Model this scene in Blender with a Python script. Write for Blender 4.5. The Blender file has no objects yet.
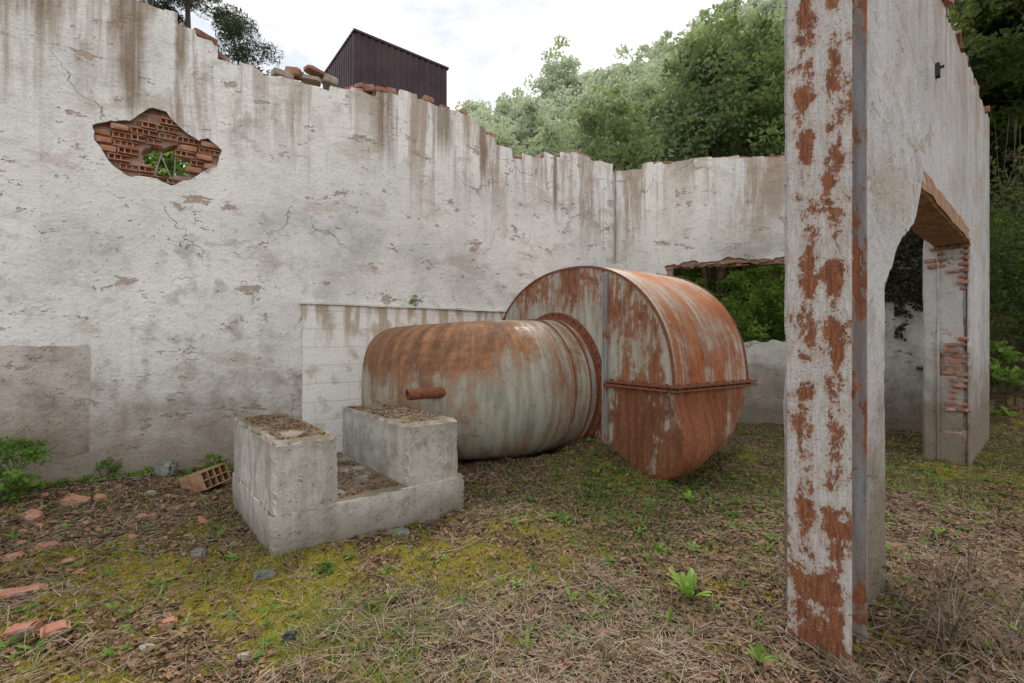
import bpy, bmesh, math, random
import numpy as np
from mathutils import Vector, Matrix, noise as mn
random.seed(7); R=np.random.default_rng(11)
S=bpy.context.scene; COL=S.collection
F=470.0; CX=512.0; HY=341.5; CZ=1.6
rad=math.radians
# ---------------------------------------------------------------- camera, light
cam=bpy.data.cameras.new('camera'); co=bpy.data.objects.new('camera',cam); COL.objects.link(co)
cam.sensor_width=36; cam.lens=F/1024*36; cam.clip_end=1000; cam.clip_start=.05
co.location=(0,0,CZ); co.rotation_euler=(rad(90),0,0); S.camera=co
S.view_settings.view_transform='Standard'; S.view_settings.look='None'; S.view_settings.exposure=0
SUN_EL=rad(50); SUN_AZ=rad(12)
sd=Vector((math.sin(SUN_AZ)*math.cos(SUN_EL),math.cos(SUN_AZ)*math.cos(SUN_EL),math.sin(SUN_EL)))
sl=bpy.data.lights.new('sun','SUN'); sl.energy=2.6; sl.angle=rad(10); sl.color=(1,.94,.84)
so=bpy.data.objects.new('sun',sl); COL.objects.link(so); so.rotation_euler=sd.to_track_quat('Z','Y').to_euler()
# ---------------------------------------------------------------- node helper
class NT:
    def __init__(s,name,world=False):
        if world:
            s.m=bpy.data.worlds.new(name)
        else:
            s.m=bpy.data.materials.new(name)
        s.m.use_nodes=True; s.t=s.m.node_tree; s.t.nodes.clear()
    def n(s,ty,ins=None,**p):
        o=s.t.nodes.new(ty)
        for k,v in p.items(): setattr(o,k,v)
        if ins:
            for k,v in ins.items():
                if isinstance(v,bpy.types.NodeSocket): s.t.links.new(v,o.inputs[k])
                elif v is not None:
                    if isinstance(v,(tuple,list)) and len(v)==3 and o.inputs[k].type=='RGBA': v=(*v,1)
                    o.inputs[k].default_value=v
        return o
    def obj(s): return s.n('ShaderNodeTexCoord').outputs['Object']
    def uv(s): return s.n('ShaderNodeTexCoord').outputs['UV']
    def mp(s,v,scale=(1,1,1),loc=(0,0,0),rot=(0,0,0)):
        return s.n('ShaderNodeMapping',{'Vector':v,'Scale':scale,'Location':loc,'Rotation':rot}).outputs[0]
    def noise(s,v,sc=1,de=5,ro=.55,di=0,c=False):
        o=s.n('ShaderNodeTexNoise',{'Vector':v,'Scale':sc,'Detail':min(de,5),'Roughness':ro,'Distortion':di})
        return o.outputs[1 if c else 0]
    def ramp(s,f,st,inter='LINEAR'):
        o=s.n('ShaderNodeValToRGB',{'Fac':f}); r=o.color_ramp; r.interpolation=inter
        while len(r.elements)<len(st): r.elements.new(.5)
        for e,(p,c) in zip(r.elements,st):
            e.position=p; e.color=(c,c,c,1) if isinstance(c,(int,float)) else (*c,1)
        return o.outputs[0]
    def mix(s,f,a,b,bt='MIX'):
        o=s.n('ShaderNodeMix',None,data_type='RGBA',blend_type=bt)
        for i,v in ((0,f),(6,a),(7,b)):
            if isinstance(v,bpy.types.NodeSocket): s.t.links.new(v,o.inputs[i])
            else: o.inputs[i].default_value=(*v,1) if isinstance(v,(tuple,list)) else v
        return o.outputs[2]
    def ma(s,op,a,b=0.0,clamp=False):
        o=s.n('ShaderNodeMath',None,operation=op,use_clamp=clamp)
        for i,v in ((0,a),(1,b)):
            if isinstance(v,bpy.types.NodeSocket): s.t.links.new(v,o.inputs[i])
            else: o.inputs[i].default_value=v
        return o.outputs[0]
    def step(s,v,a,b):
        if a>b: return s.ma('SUBTRACT',1.0,s.step(v,b,a))
        return s.n('ShaderNodeMapRange',{'Value':v,'From Min':a,'From Max':b,'To Min':0.0,'To Max':1.0},interpolation_type='SMOOTHSTEP').outputs[0]
    def xyz(s,v):
        return s.n('ShaderNodeSeparateXYZ',{0:v}).outputs
    def bump(s,h,st=.5,d=.02,nrm=None):
        return s.n('ShaderNodeBump',{'Height':h,'Strength':st,'Distance':d,'Normal':nrm}).outputs[0]
    def out(s,col,rough=.9,nrm=None,metal=0.0,spec=.3):
        b=s.n('ShaderNodeBsdfPrincipled',{'Base Color':col,'Roughness':rough,'Metallic':metal,'Specular IOR Level':spec,'Normal':nrm})
        s.n('ShaderNodeOutputMaterial',{'Surface':b.outputs[0]}); return s.m
# world
w=NT('World',True); S.world=w.m
sky=w.n('ShaderNodeTexSky'); sky.sky_type='NISHITA'; sky.sun_disc=False; sky.sun_elevation=SUN_EL; sky.sun_rotation=SUN_AZ
gen=w.n('ShaderNodeTexCoord').outputs['Generated']
cn=w.noise(w.mp(gen,(1,1,2.2)),3.2,5,.6,.3)
cl=w.ramp(cn,[(.34,(6.9,7.3,7.8)),(.44,(8.8,8.9,9.0)),(.58,(11.2,11.1,11.0))])
cm=w.step(cn,.25,.42)
cm=w.ma('MAXIMUM',cm,.85)
bg=w.n('ShaderNodeBackground',{'Color':w.mix(cm,sky.outputs[0],cl),'Strength':.130})
w.n('ShaderNodeOutputWorld',{'Surface':bg.outputs[0]})
# ---------------------------------------------------------------- materials
def plaster(name,ztop=5.3,dirt=1.0,base=(.74,.72,.69),seed=0.0,streak=1.0,runs=()):
    k=NT(name); c=k.mp(k.obj(),(1,1,1),(seed,seed*.7,0)); raw=k.obj(); X_,Y_,z=k.xyz(raw)[:3]
    n1=k.noise(c,.55,5,.6,.3); n2=k.noise(c,3.2,5,.65,.2); n3=k.noise(c,22,4,.7)
    col=k.ramp(n1,[(.3,tuple(b*.60 for b in base)),(.43,tuple(b*.86 for b in base)),(.6,base),(.78,(base[0]*.84,base[1]*.80,base[2]*.74))])
    zone=k.step(k.noise(c,.42,3,.5),.42,.58)
    col=k.mix(k.ma('MULTIPLY',k.step(n2,.49,.65),k.ma('MULTIPLY',k.ma('ADD',zone,.35),.44*dirt)),col,(.38,.355,.325))
    col=k.mix(k.ma('MULTIPLY',k.step(k.noise(k.mp(c,(1,1,2.2)),.9,5,.70,.5),.54,.64),.45*dirt),col,(.46,.39,.32))
    wav=k.noise(k.mp(c,(.9,1,.3)),1,3,.6)
    st=k.noise(k.mp(c,(1.3,1,.13)),1.7,5,.74,.2)
    st2=k.noise(k.mp(c,(9,1,.3)),1.3,4,.6)
    top=k.step(k.ma('ADD',z,k.ma('MULTIPLY',wav,4.2)),ztop+.1,ztop+2.2)
    m=k.ma('MULTIPLY',k.step(st,.45,.58),top)
    col=k.mix(k.ma('MULTIPLY',m,.75*streak,True),col,(.33,.24,.16))
    m2=k.ma('MULTIPLY',k.step(st2,.55,.70),k.ma('ADD',k.ma('MULTIPLY',k.ma('MULTIPLY',top,k.step(n1,.4,.6)),.8),.08))
    col=k.mix(k.ma('MULTIPLY',m2,streak),col,(.26,.21,.16))
    for (rx,rw,z0,z1) in runs:
        xx=k.ma('ADD',X_,k.ma('MULTIPLY',k.ma('SUBTRACT',n2,.5),.16))
        d=k.ma('ABSOLUTE',k.ma('SUBTRACT',xx,rx)); mk=k.ma('MULTIPLY',k.step(d,rw,rw*.25),k.step(k.ma('ADD',z,k.ma('MULTIPLY',st2,.9)),z0+.3,z1+.3))
        col=k.mix(k.ma('MULTIPLY',mk,k.ma('MULTIPLY',k.step(st2,.25,.55),.85)),col,(.23,.165,.11))
    ch=k.noise(k.mp(c,(.9,1,2.0)),1.9,5,.82,.25); cm_=k.step(ch,.606,.618)
    col=k.mix(cm_,col,k.mix(n3,(.50,.38,.30),(.42,.37,.32)))
    dv=k.mix(.35,c,k.noise(c,1.8,4,.65,0,True))
    vo=k.n('ShaderNodeTexVoronoi',{'Vector':dv,'Scale':1.1},feature='DISTANCE_TO_EDGE').outputs[0]
    cr=k.ma('MULTIPLY',k.ma('SUBTRACT',1.0,k.step(vo,.0,.0035)),k.step(k.noise(c,.8,3),.51,.60))
    col=k.mix(k.ma('MULTIPLY',cr,.45),col,(.18,.15,.13))
    ft=k.step(k.ma('SUBTRACT',z,k.ma('MULTIPLY',n2,1.8)),1.0,-.75)
    col=k.mix(k.ma('MULTIPLY',ft,.9*dirt,True),col,(.235,.195,.15))
    sp=k.step(n3,.62,.70)
    col=k.mix(k.ma('MULTIPLY',sp,.45),col,(.20,.17,.14))
    h=k.ma('ADD',k.ma('MULTIPLY',n2,.9),k.ma('MULTIPLY',n3,.4))
    h=k.ma('SUBTRACT',h,k.ma('ADD',k.ma('MULTIPLY',cm_,.5),k.ma('ADD',k.ma('MULTIPLY',cr,.4),k.ma('MULTIPLY',sp,.2))))
    return k.out(col,.95,k.bump(h,.95,.04),spec=.15)
def brickmat(name,a=(.27,.12,.075),b=(.37,.20,.13),plain=False):
    k=NT(name); c=k.obj(); x,y,z=k.xyz(c)[:3]
    n=k.noise(c,9,5,.65); n2=k.noise(c,1.6,4,.6)
    if plain:
        r=k.n('ShaderNodeNewGeometry').outputs['Random Per Island']
        col=k.mix(r,a,b)
    else:
        v=k.n('ShaderNodeCombineXYZ',{0:k.ma('ADD',x,y),1:z,2:0.0}).outputs[0]
        v=k.mix(.015,v,k.noise(c,7,3,.5,0,True))
        bt=k.n('ShaderNodeTexBrick',{'Vector':v,'Color1':a,'Color2':b,'Mortar':(.33,.29,.25),'Scale':1.0,'Mortar Size':.012,'Brick Width':.26,'Row Height':.085})
        col=bt.outputs[0]
    col=k.mix(k.step(n,.42,.72),col,(.42,.33,.27))
    col=k.mix(k.ma('MULTIPLY',k.step(n2,.45,.7),.55),col,(.14,.10,.08))
    return k.out(col,.95,k.bump(n,.8,.02),spec=.15)
def rust(name,paint=(.40,.41,.38),amt=.5,uv=False,sc=(1,1,.25),scale=2.2,seed=0,deep=(.12,.042,.022),mid=(.27,.095,.045),hot=(.42,.17,.08),soft=.02,fine=.15,spk=(.62,.69),zones=(),pv=.6,dark=None,hot_top=None,blw=.33,spw=.10,dk=.4):
    k=NT(name); c0=k.uv() if uv else k.obj(); c=k.mp(c0,(1,1,1),(seed,seed,seed)); ax_=k.xyz(k.obj())
    s1=k.noise(k.mp(c,sc),scale,5,.70,.3); s2=k.noise(k.mp(c,tuple(q*(4.5 if q>=1 else 1.2) for q in sc)),scale*1.6,5,.62)
    bl=k.noise(c,scale*.6,5,.75,.4); sp=k.noise(c,scale*9,4,.7)
    w1=1-blw-spw-fine
    f=k.ma('ADD',k.ma('MULTIPLY',s1,w1),k.ma('ADD',k.ma('MULTIPLY',bl,blw),k.ma('ADD',k.ma('MULTIPLY',s2,fine),k.ma('MULTIPLY',sp,spw))))
    for zn in zones:
        mk=None
        for (a_,lo,hi) in zn[1:]:
            q=k.step(ax_[a_],lo,hi); mk=q if mk is None else k.ma('MULTIPLY',mk,q)
        f=k.ma('ADD',f,k.ma('MULTIPLY',mk,zn[0]))
    t=.62-.24*amt
    rm=k.step(f,t-soft,t+soft)
    rc=k.ramp(k.ma('ADD',k.ma('MULTIPLY',sp,.4),k.ma('MULTIPLY',s2,.6)),[(.36,deep),(.5,mid),(.62,hot)])
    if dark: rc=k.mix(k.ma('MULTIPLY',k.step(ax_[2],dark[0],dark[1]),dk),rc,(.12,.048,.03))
    if hot_top: rc=k.mix(k.ma('MULTIPLY',k.step(ax_[2],hot_top[0],hot_top[1]),.55),rc,(.50,.18,.055))  # rust turns more orange towards the top
    pc=k.mix(k.step(s2,.38,.66),paint,tuple(p*pv for p in paint))
    pc=k.mix(k.ma('MULTIPLY',k.step(f,t-.10,t),.5),pc,(.34,.24,.17))
    col=k.mix(rm,pc,rc)
    col=k.mix(k.step(sp,*spk),col,mid)
    h=k.ma('ADD',k.ma('MULTIPLY',sp,.5),k.ma('MULTIPLY',rm,-.35))
    ro=k.n('ShaderNodeMapRange',{'Value':rm,'To Min':.42,'To Max':.8}).outputs[0]
    return k.out(col,ro,k.bump(h,.6,.014),spec=.35)
def concrete(name,base=(.50,.485,.45)):
    k=NT(name); c=k.obj(); n1=k.noise(c,1.6,5,.65,.3); n2=k.noise(c,8,5,.72); n3=k.noise(c,34,3,.7); z=k.xyz(c)[2]
    col=k.ramp(n1,[(.3,tuple(b*.55 for b in base)),(.5,base),(.7,tuple(b*1.15 for b in base))])
    col=k.mix(k.ma('MULTIPLY',k.step(n2,.50,.68),.65),col,(.27,.25,.22))
    col=k.mix(k.ma('MULTIPLY',k.step(k.noise(k.mp(c,(5,5,.6)),1.6,4),.50,.64),.5),col,(.30,.265,.22))
    col=k.mix(k.ma('MULTIPLY',k.step(z,.35,-.02),.7),col,(.19,.16,.12))
    col=k.mix(k.ma('MULTIPLY',k.step(k.ma('ADD',z,k.ma('MULTIPLY',n2,.2)),.84,.95),.5),col,(.28,.24,.19))
    up=k.xyz(k.n('ShaderNodeNewGeometry').outputs['Normal'])[2]
    col=k.mix(k.ma('MULTIPLY',k.step(up,.6,.9),k.step(n1,.36,.5)),col,(.19,.155,.11))
    po=k.ma('MULTIPLY',k.step(n3,.64,.70),.85)
    col=k.mix(po,col,(.16,.145,.13))
    return k.out(col,.95,k.bump(k.ma('SUBTRACT',k.ma('ADD',k.ma('MULTIPLY',n2,1.0),k.ma('MULTIPLY',n3,.5)),po),.8,.022),spec=.15)
def leafmat(name,cols,trans=.35,rough=.6,haze_tint=False,clump=1.2):
    k=NT(name); ge=k.n('ShaderNodeNewGeometry'); r=ge.outputs['Random Per Island']; pos=ge.outputs['Position']
    big=k.noise(pos,clump,2,.5)
    f=k.ma('ADD',k.ma('MULTIPLY',r,.5),k.ma('MULTIPLY',k.step(big,.3,.7),.5))
    col=k.ramp(f,[(i/(len(cols)-1),c) for i,c in enumerate(cols)])
    if haze_tint:
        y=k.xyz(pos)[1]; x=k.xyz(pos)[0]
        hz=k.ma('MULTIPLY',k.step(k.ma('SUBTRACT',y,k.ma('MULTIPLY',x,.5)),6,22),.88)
        col=k.mix(hz,col,(.64,.69,.58))  # aerial haze painted into the leaf colour, paler with distance
    d=k.n('ShaderNodeBsdfPrincipled',{'Base Color':col,'Roughness':rough,'Specular IOR Level':.25})
    t=k.n('ShaderNodeBsdfTranslucent',{'Color':k.mix(.5,col,(.36,.46,.12),'MIX')})
    mx=k.n('ShaderNodeMixShader',{0:trans,1:d.outputs[0],2:t.outputs[0]})
    k.n('ShaderNodeOutputMaterial',{'Surface':mx.outputs[0]}); return k.m
def plainmat(name,a,b,sc=6,rough=.85,isl=False,bumps=.4):
    k=NT(name); c=k.obj(); n=k.noise(c,sc,5,.65)
    f=k.step(n,.35,.65)
    if isl: f=k.ma('ADD',k.ma('MULTIPLY',f,.3),k.ma('MULTIPLY',k.n('ShaderNodeNewGeometry').outputs['Random Per Island'],.7))
    return k.out(k.mix(f,a,b),rough,k.bump(n,bumps,.02),spec=.2)
M={}
M['plL']=plaster('lime_plaster_left',5.2,1.0,seed=0.0,base=(.84,.83,.81),runs=((.27,.20,4.2,4.9),(-.5,.26,5.0,5.6),(.75,.09,4.8,5.3),(3.3,.18,4.2,4.9),(4.25,.26,4.7,5.2),(5.0,.10,4.3,4.9),(6.6,.10,3.9,4.7)))
M['plB']=plaster('lime_plaster_back',5.2,1.0,base=(.82,.81,.77),seed=5.3)
M['plR']=plaster('lime_plaster_right',5.0,1.3,base=(.55,.54,.54),seed=11.7,streak=.9)
M['cem']=plaster('cement_patch',9,1.1,base=(.68,.635,.585),seed=3.1)
M['brick']=brickmat('brick_core'); M['brk']=brickmat('loose_brick',(.27,.10,.06),(.40,.20,.13),True); M['brkh']=brickmat('hole_brick',(.38,.15,.085),(.55,.28,.17),True)
M['conc']=concrete('weathered_concrete')
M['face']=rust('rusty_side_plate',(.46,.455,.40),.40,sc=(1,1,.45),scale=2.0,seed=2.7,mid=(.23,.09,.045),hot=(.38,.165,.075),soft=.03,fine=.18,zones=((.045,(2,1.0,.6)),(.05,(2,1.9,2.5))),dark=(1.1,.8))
M['shell']=rust('rusty_shell',(.54,.44,.36),.50,uv=True,sc=(.25,1.2,1),scale=2.1,seed=4,mid=(.29,.09,.038),hot=(.48,.18,.06),deep=(.14,.047,.025),soft=.05,fine=.24,zones=((.07,(2,1.1,.9)),),dark=(1.08,.9),hot_top=(1.4,2.4))
M['duct']=rust('rusty_duct',(.41,.415,.35),.38,uv=True,sc=(.45,1.0,1),scale=1.6,seed=6.2,hot=(.40,.19,.085),mid=(.23,.115,.06),deep=(.12,.06,.035),soft=.045,fine=.2,zones=((.085,(2,1.0,1.6),(0,-.9,-1.5)),(.035,(2,1.1,1.7)),(.04,(0,-1.5,-2.1))))
M['rustd']=rust('dark_rust',(.2,.14,.1),1.1,sc=(1,1,1),scale=4,seed=1,mid=(.20,.075,.04),hot=(.30,.12,.06))
M['strip']=rust('grey_strip',(.36,.39,.42),.35,sc=(1,1,.4),scale=3,seed=6)
M['col']=rust('rusty_column',(.54,.525,.51),.28,sc=(1,1.1,.6),scale=9,seed=8.1,deep=(.085,.033,.02),mid=(.20,.075,.035),hot=(.36,.14,.055),fine=.05,soft=.02,spk=(.60,.64),pv=.78,blw=.42,spw=.12,zones=((.055,(1,.01,.06),(1,.125,.085)),(.06,(1,.14,.18),(1,.26,.215)),(.05,(2,.9,.1))))
M['wood']=plainmat('old_wood',(.20,.12,.075),(.34,.23,.15),5)
M['clay']=plainmat('orange_clay',(.27,.145,.08),(.42,.27,.17),9)
M['bark']=plainmat('bark',(.06,.045,.03),(.13,.10,.07),6)
M['stone']=plainmat('grey_stone',(.12,.12,.11),(.28,.27,.25),7)
M['pale']=plainmat('pale_rubble',(.26,.23,.19),(.42,.37,.31),7)
M['dark']=plainmat('dark_stone',(.03,.03,.035),(.07,.07,.07),7)
M['shed']=plainmat('dark_cladding',(.045,.028,.035),(.075,.045,.055),1.2,.5)
M['pipe']=plainmat('grey_pipe',(.20,.19,.17),(.36,.34,.30),3)
M['rebar']=plainmat('pale_rebar',(.35,.36,.38),(.5,.5,.52),8)
M['forest']=leafmat('forest_leaves',[(.035,.065,.016),(.07,.13,.026),(.12,.20,.04),(.20,.29,.07)],.45,haze_tint=True,clump=.8)
M['leafd']=leafmat('dark_leaves',[(.018,.034,.012),(.04,.068,.018),(.08,.125,.03)],.35)
M['leafg']=leafmat('green_leaves',[(.045,.09,.018),(.10,.20,.033),(.19,.33,.06),(.30,.44,.10)],.5,clump=2.0)
M['leafu']=leafmat('undergrowth_leaves',[(.05,.10,.02),(.13,.26,.04),(.28,.44,.09),(.42,.56,.16)],.55,clump=2.2)
M['leafy']=leafmat('bright_leaves',[(.14,.26,.04),(.22,.40,.06),(.30,.48,.10)],.4)
M['pine']=leafmat('pine_needles',[(.010,.020,.016),(.018,.03,.022),(.03,.045,.03)],.12)
M['ivy']=leafmat('dry_ivy',[(.03,.028,.018),(.05,.055,.025),(.09,.10,.04)],.2)
M['grass']=leafmat('grass_blades',[(.15,.13,.05),(.16,.19,.05),(.19,.27,.055),(.30,.30,.11)],.3)
M['moss']=leafmat('moss_tufts',[(.20,.155,.03),(.32,.27,.035),(.40,.36,.05),(.24,.28,.04)],.2)
M['straw']=plainmat('dry_straw',(.17,.125,.08),(.46,.38,.28),9,isl=True)
M['litter']=plainmat('dead_leaves',(.08,.042,.025),(.32,.20,.12),9,isl=True)
M['twig']=plainmat('twigs',(.10,.065,.045),(.38,.31,.25),9,isl=True)
# ---------------------------------------------------------------- object helpers
def link(o,parent=None):
    COL.objects.link(o)
    if parent: o.parent=parent
    return o
def tag(o,label=None,cat=None,group=None,kind=None):
    if label: o['label']=label
    if cat: o['category']=cat
    if group: o['group']=group
    if kind: o['kind']=kind
    return o
def empty(name,loc,rz,label,cat,group=None):
    o=bpy.data.objects.new(name,None); o.empty_display_size=.2; o.location=loc; o.rotation_euler=(0,0,rz); link(o)
    return tag(o,label,cat,group)
def bobj(name,bm,mat,parent=None,smooth=False,recalc=True):
    if recalc: bmesh.ops.recalc_face_normals(bm,faces=bm.faces)
    me=bpy.data.meshes.new(name); bm.to_mesh(me); bm.free(); me.materials.append(mat)
    if smooth:
        me.polygons.foreach_set('use_smooth',[True]*len(me.polygons))
    return link(bpy.data.objects.new(name,me),parent)
def npobj(name,V,Fc,mats,parent=None,mi=None,smooth=False):
    me=bpy.data.meshes.new(name); n,kk=Fc.shape
    me.vertices.add(len(V)); me.vertices.foreach_set('co',np.ascontiguousarray(V,dtype=np.float32).ravel())
    me.loops.add(n*kk); me.loops.foreach_set('vertex_index',Fc.astype(np.int32).ravel())
    me.polygons.add(n); me.polygons.foreach_set('loop_start',np.arange(0,n*kk,kk,dtype=np.int32))
    if mi is not None: me.polygons.foreach_set('material_index',mi.astype(np.int32))
    if smooth: me.polygons.foreach_set('use_smooth',np.ones(n,dtype=bool))
    for m in (mats if isinstance(mats,list) else [mats]): me.materials.append(m)
    me.update(calc_edges=True)
    return link(bpy.data.objects.new(name,me),parent)
def box(bm,x0,x1,y0,y1,z0,z1,mat=None):
    r=bmesh.ops.create_cube(bm,size=1); 
    for v in r['verts']:
        v.co=Vector(((x0+x1)/2+v.co.x*(x1-x0),(y0+y1)/2+v.co.y*(y1-y0),(z0+z1)/2+v.co.z*(z1-z0)))
        if mat: v.co=mat@v.co
    return r['verts']
_grid={}
def cubegrid(n):
    if n not in _grid:
        t=bmesh.new(); bmesh.ops.create_cube(t,size=1); bmesh.ops.subdivide_edges(t,edges=t.edges[:],cuts=n,use_grid_fill=True)
        t.verts.index_update(); _grid[n]=([v.co.copy() for v in t.verts],[[v.index for v in f.verts] for f in t.faces]); t.free()
    return _grid[n]
def rough_box(bm,dims,cuts=5,amp=.01,chip=.02,mat=None,seed=0.0,freq=4):
    cs,fs=cubegrid(cuts); nv_=[]
    for c in cs:
        ex=sum(1 for a in c if abs(abs(a)-.5)<1e-4)
        p=Vector((c.x*dims[0],c.y*dims[1],c.z*dims[2]))
        q=p*freq+Vector((seed,seed*1.3,seed*2.1)); nv=mn.noise_vector(q)
        if ex>=2:
            k=(abs(mn.noise(q*2.3))*1.6+.35)*chip*(1.4 if ex==3 else 1)
            for i in range(3):
                if abs(abs(c[i])-.5)<1e-4: p[i]-=math.copysign(min(k,dims[i]*.3),c[i])
        p=p+nv*amp
        nv_.append(bm.verts.new(mat@p if mat else p))
    for f in fs: bm.faces.new([nv_[i] for i in f])
# value noise
def vn(x,y,s=0):
    xi=np.floor(x).astype(np.int64); yi=np.floor(y).astype(np.int64); fx=x-xi; fy=y-yi
    fx=fx*fx*(3-2*fx); fy=fy*fy*(3-2*fy)
    def h(a,b):
        n=(a*374761393+b*668265263+s*982451653)&0x7fffffff
        n=((n^(n>>13))*1274126177)&0x7fffffff
        return ((n^(n>>16))&0xffff)/65535.0
    return (h(xi,yi)*(1-fx)+h(xi+1,yi)*fx)*(1-fy)+(h(xi,yi+1)*(1-fx)+h(xi+1,yi+1)*fx)*fy
def fbm(x,y,s=0,o=4):
    r=0;a=.5;t=0
    for i in range(o): r=r+a*vn(x*2**i,y*2**i,s+i*7); t+=a; a*=.5
    return r/t
def sm(v,a,b):
    t=np.clip((v-a)/(b-a),0,1); return t*t*(3-2*t)
def gs(x,y,cx,cy,r,ry=None):
    ry=ry or r
    return np.exp(-(((x-cx)/r)**2+((y-cy)/ry)**2))
def sfun(x,y): return x*.45+y*.9-12.3
def H(x,y):
    x=np.asarray(x,float); y=np.asarray(y,float)
    h=.10*(fbm(x*.5,y*.5,3)-.5)+.09*(fbm(x*2.2,y*2.2,5)-.5)+.05*(fbm(x*7,y*7,9)-.5)+.03*(fbm(x*20,y*20,15,2)-.5)
    h=h+.28*gs(x,y,1.1,6.25,.45,.45)+.12*gs(x,y,.4,5.7,1.0,.5)+.10*gs(x,y,-4.9,4.9,1.2,.7)
    h=h-.08*gs(x,y,2.1,5.4,.6)+.12*gs(x,y,3.2,6.4,.5)
    h=h+.05*gs(x,y,2.9,2.9,.7)
    s=sfun(x,y); ss=np.clip(s,0,26)
    h=h+.70*ss*(1-np.exp(-ss*.5))+.25*sm(s,-2.5,0)*sm(x,7.5,9.5)
    h=h+np.where(s>0,1.2*(fbm(x*.2,y*.2,21)-.5),0)
    return h
def hz(x,y): return float(H(np.array([x]),np.array([y]))[0])
def gp(px,py,z=0.0):
    Y=(CZ-z)*F/(py-HY); return ((px-CX)/F*Y,Y)
# ---------------------------------------------------------------- ground
def ax(a,b,c,d,n,m=26):
    g=np.geomspace(1,abs(a-b)+1,m)[1:]-1; g2=np.geomspace(1,abs(d-c)+1,m)[1:]-1
    return np.concatenate([(b-g)[::-1],np.linspace(b,c,n),c+g2])
xs=ax(-300,-8,11,300,460); ys=ax(-60,.8,11,400,400,30)
XX,YY=np.meshgrid(xs,ys); ZZ=H(XX,YY)
V=np.stack([XX.ravel(),YY.ravel(),ZZ.ravel()],1); nx,ny=len(xs),len(ys)
i=np.arange(nx*ny).reshape(ny,nx)
Fq=np.stack([i[:-1,:-1].ravel(),i[:-1,1:].ravel(),i[1:,1:].ravel(),i[1:,:-1].ravel()],1)
def moss(x,y):
    b=1.1*gs(x,y,-1.5,3.0,1.8,1.0)+.45*gs(x,y,.0,4.6,.8,1.2)+.45*gs(x,y,1.0,2.9,1.3,.6)+.4*gs(x,y,3.6,3.6,.9,.8)+.15*gs(x,y,1.4,5.0,1.2)+.45*gs(x,y,5.8,5.4,1.5,1)+.35*gs(x,y,-3.0,3.4,1,.6)-.4*gs(x,y,-4.2,4.7,1.2,.6)
    return sm(fbm(x*1.5,y*1.5,31)*.6+fbm(x*7,y*7,37)*.6+b*.30,.61,.93)*(y<11)
def grs(x,y):
    b=.45*gs(x,y,1.6,5.2,1.6,1.2)+.6*gs(x,y,6.5,6,3,2)+.4*gs(x,y,3.5,7.5,2)+.2*gs(x,y,2,3.4,1.4)
    return sm(fbm(x*1.1,y*1.1,51)*.7+fbm(x*6,y*6,57)*.4+b*.4,.55,.86)
g=NT('ground_soil'); c=g.obj()
n1=g.noise(c,1.4,5,.6); n2=g.noise(c,12,5,.7); n3=g.noise(c,60,4,.75)
col=g.ramp(n2,[(.3,(.05,.034,.022)),(.5,(.13,.088,.056)),(.7,(.25,.18,.12))])
col=g.mix(g.step(n1,.5,.7),col,(.12,.078,.048))
col=g.mix(g.step(g.noise(c,38,3,.7),.58,.66),col,(.36,.28,.20))
mo=g.n('ShaderNodeAttribute',None,attribute_name='moss').outputs['Fac']; gr=g.n('ShaderNodeAttribute',None,attribute_name='grass').outputs['Fac']
mc=g.ramp(n3,[(.3,(.12,.10,.018)),(.5,(.28,.24,.03)),(.68,(.39,.36,.05))])
mm=g.step(g.ma('ADD',mo,g.ma('MULTIPLY',g.ma('SUBTRACT',n2,.5),2.8)),.2,1.0)
gm=g.step(g.ma('ADD',gr,g.ma('MULTIPLY',g.ma('SUBTRACT',n2,.5),1.8)),.35,1.1)
col=g.mix(g.ma('MULTIPLY',gm,.6),col,g.mix(n3,(.07,.075,.02),(.16,.17,.045)))
col=g.mix(g.ma('MULTIPLY',mm,.86),col,mc)
M['ground']=g.out(col,.97,g.bump(g.ma('ADD',g.ma('MULTIPLY',n2,.9),g.ma('MULTIPLY',n3,.6)),1.0,.045),spec=.1)
go=npobj('ground',V,Fq,M['ground'],smooth=True); tag(go,kind='structure')
for nm,fn in (('moss',moss),('grass',grs)):
    at=go.data.attributes.new(nm,'FLOAT','POINT'); at.data.foreach_set('value',fn(XX.ravel(),YY.ravel()).astype(np.float32))
# ---------------------------------------------------------------- walls
def hit(A,d,px,py=None):
    k=(px-CX)/F; t=(k*A[1]-A[0])/(d[0]-k*d[1]); Y=A[1]+t*d[1]
    return t if py is None else (t,CZ+(HY-py)*Y/F)
def roughline(pts,amp=.03,step=.12,seed=1):
    out=[]; n=len(pts)
    for a,b in zip(pts,pts[1:]+pts[:1]):
        L=math.hypot(b[0]-a[0],b[1]-a[1]); m=max(1,int(L/step))
        for j in range(m):
            f=j/m; x=a[0]+(b[0]-a[0])*f; y=a[1]+(b[1]-a[1])*f
            q=Vector((x*3,y*3,seed)); q2=Vector((x*11,y*11,seed+5))
            out.append((x+amp*(mn.noise(q)+.6*mn.noise(q2)),y+amp*(mn.noise(q+Vector((9,9,0)))+.6*mn.noise(q2+Vector((9,3,0))))))
    return out
def stepped(pts,seed,unit=.24,h=.055):
    # courses broken off unevenly: walk along the top and snap heights to brick-like steps
    out=[]; rr=random.Random(seed)
    for a,b in zip(pts,pts[1:]):
        L=b[0]-a[0]; m=max(1,int(L/unit))
        for j in range(m):
            f0=j/m; x0=a[0]+L*f0; x1=a[0]+L*(j+1)/m-.012; z=a[1]+(b[1]-a[1])*(f0+.5/m)+rr.choice((-1.0,-.4,0,0,.5,1.0))*h
            out+= [(x0,z),(x1,z+rr.uniform(-.015,.015))]
    out.append(pts[-1]); return out
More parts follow.
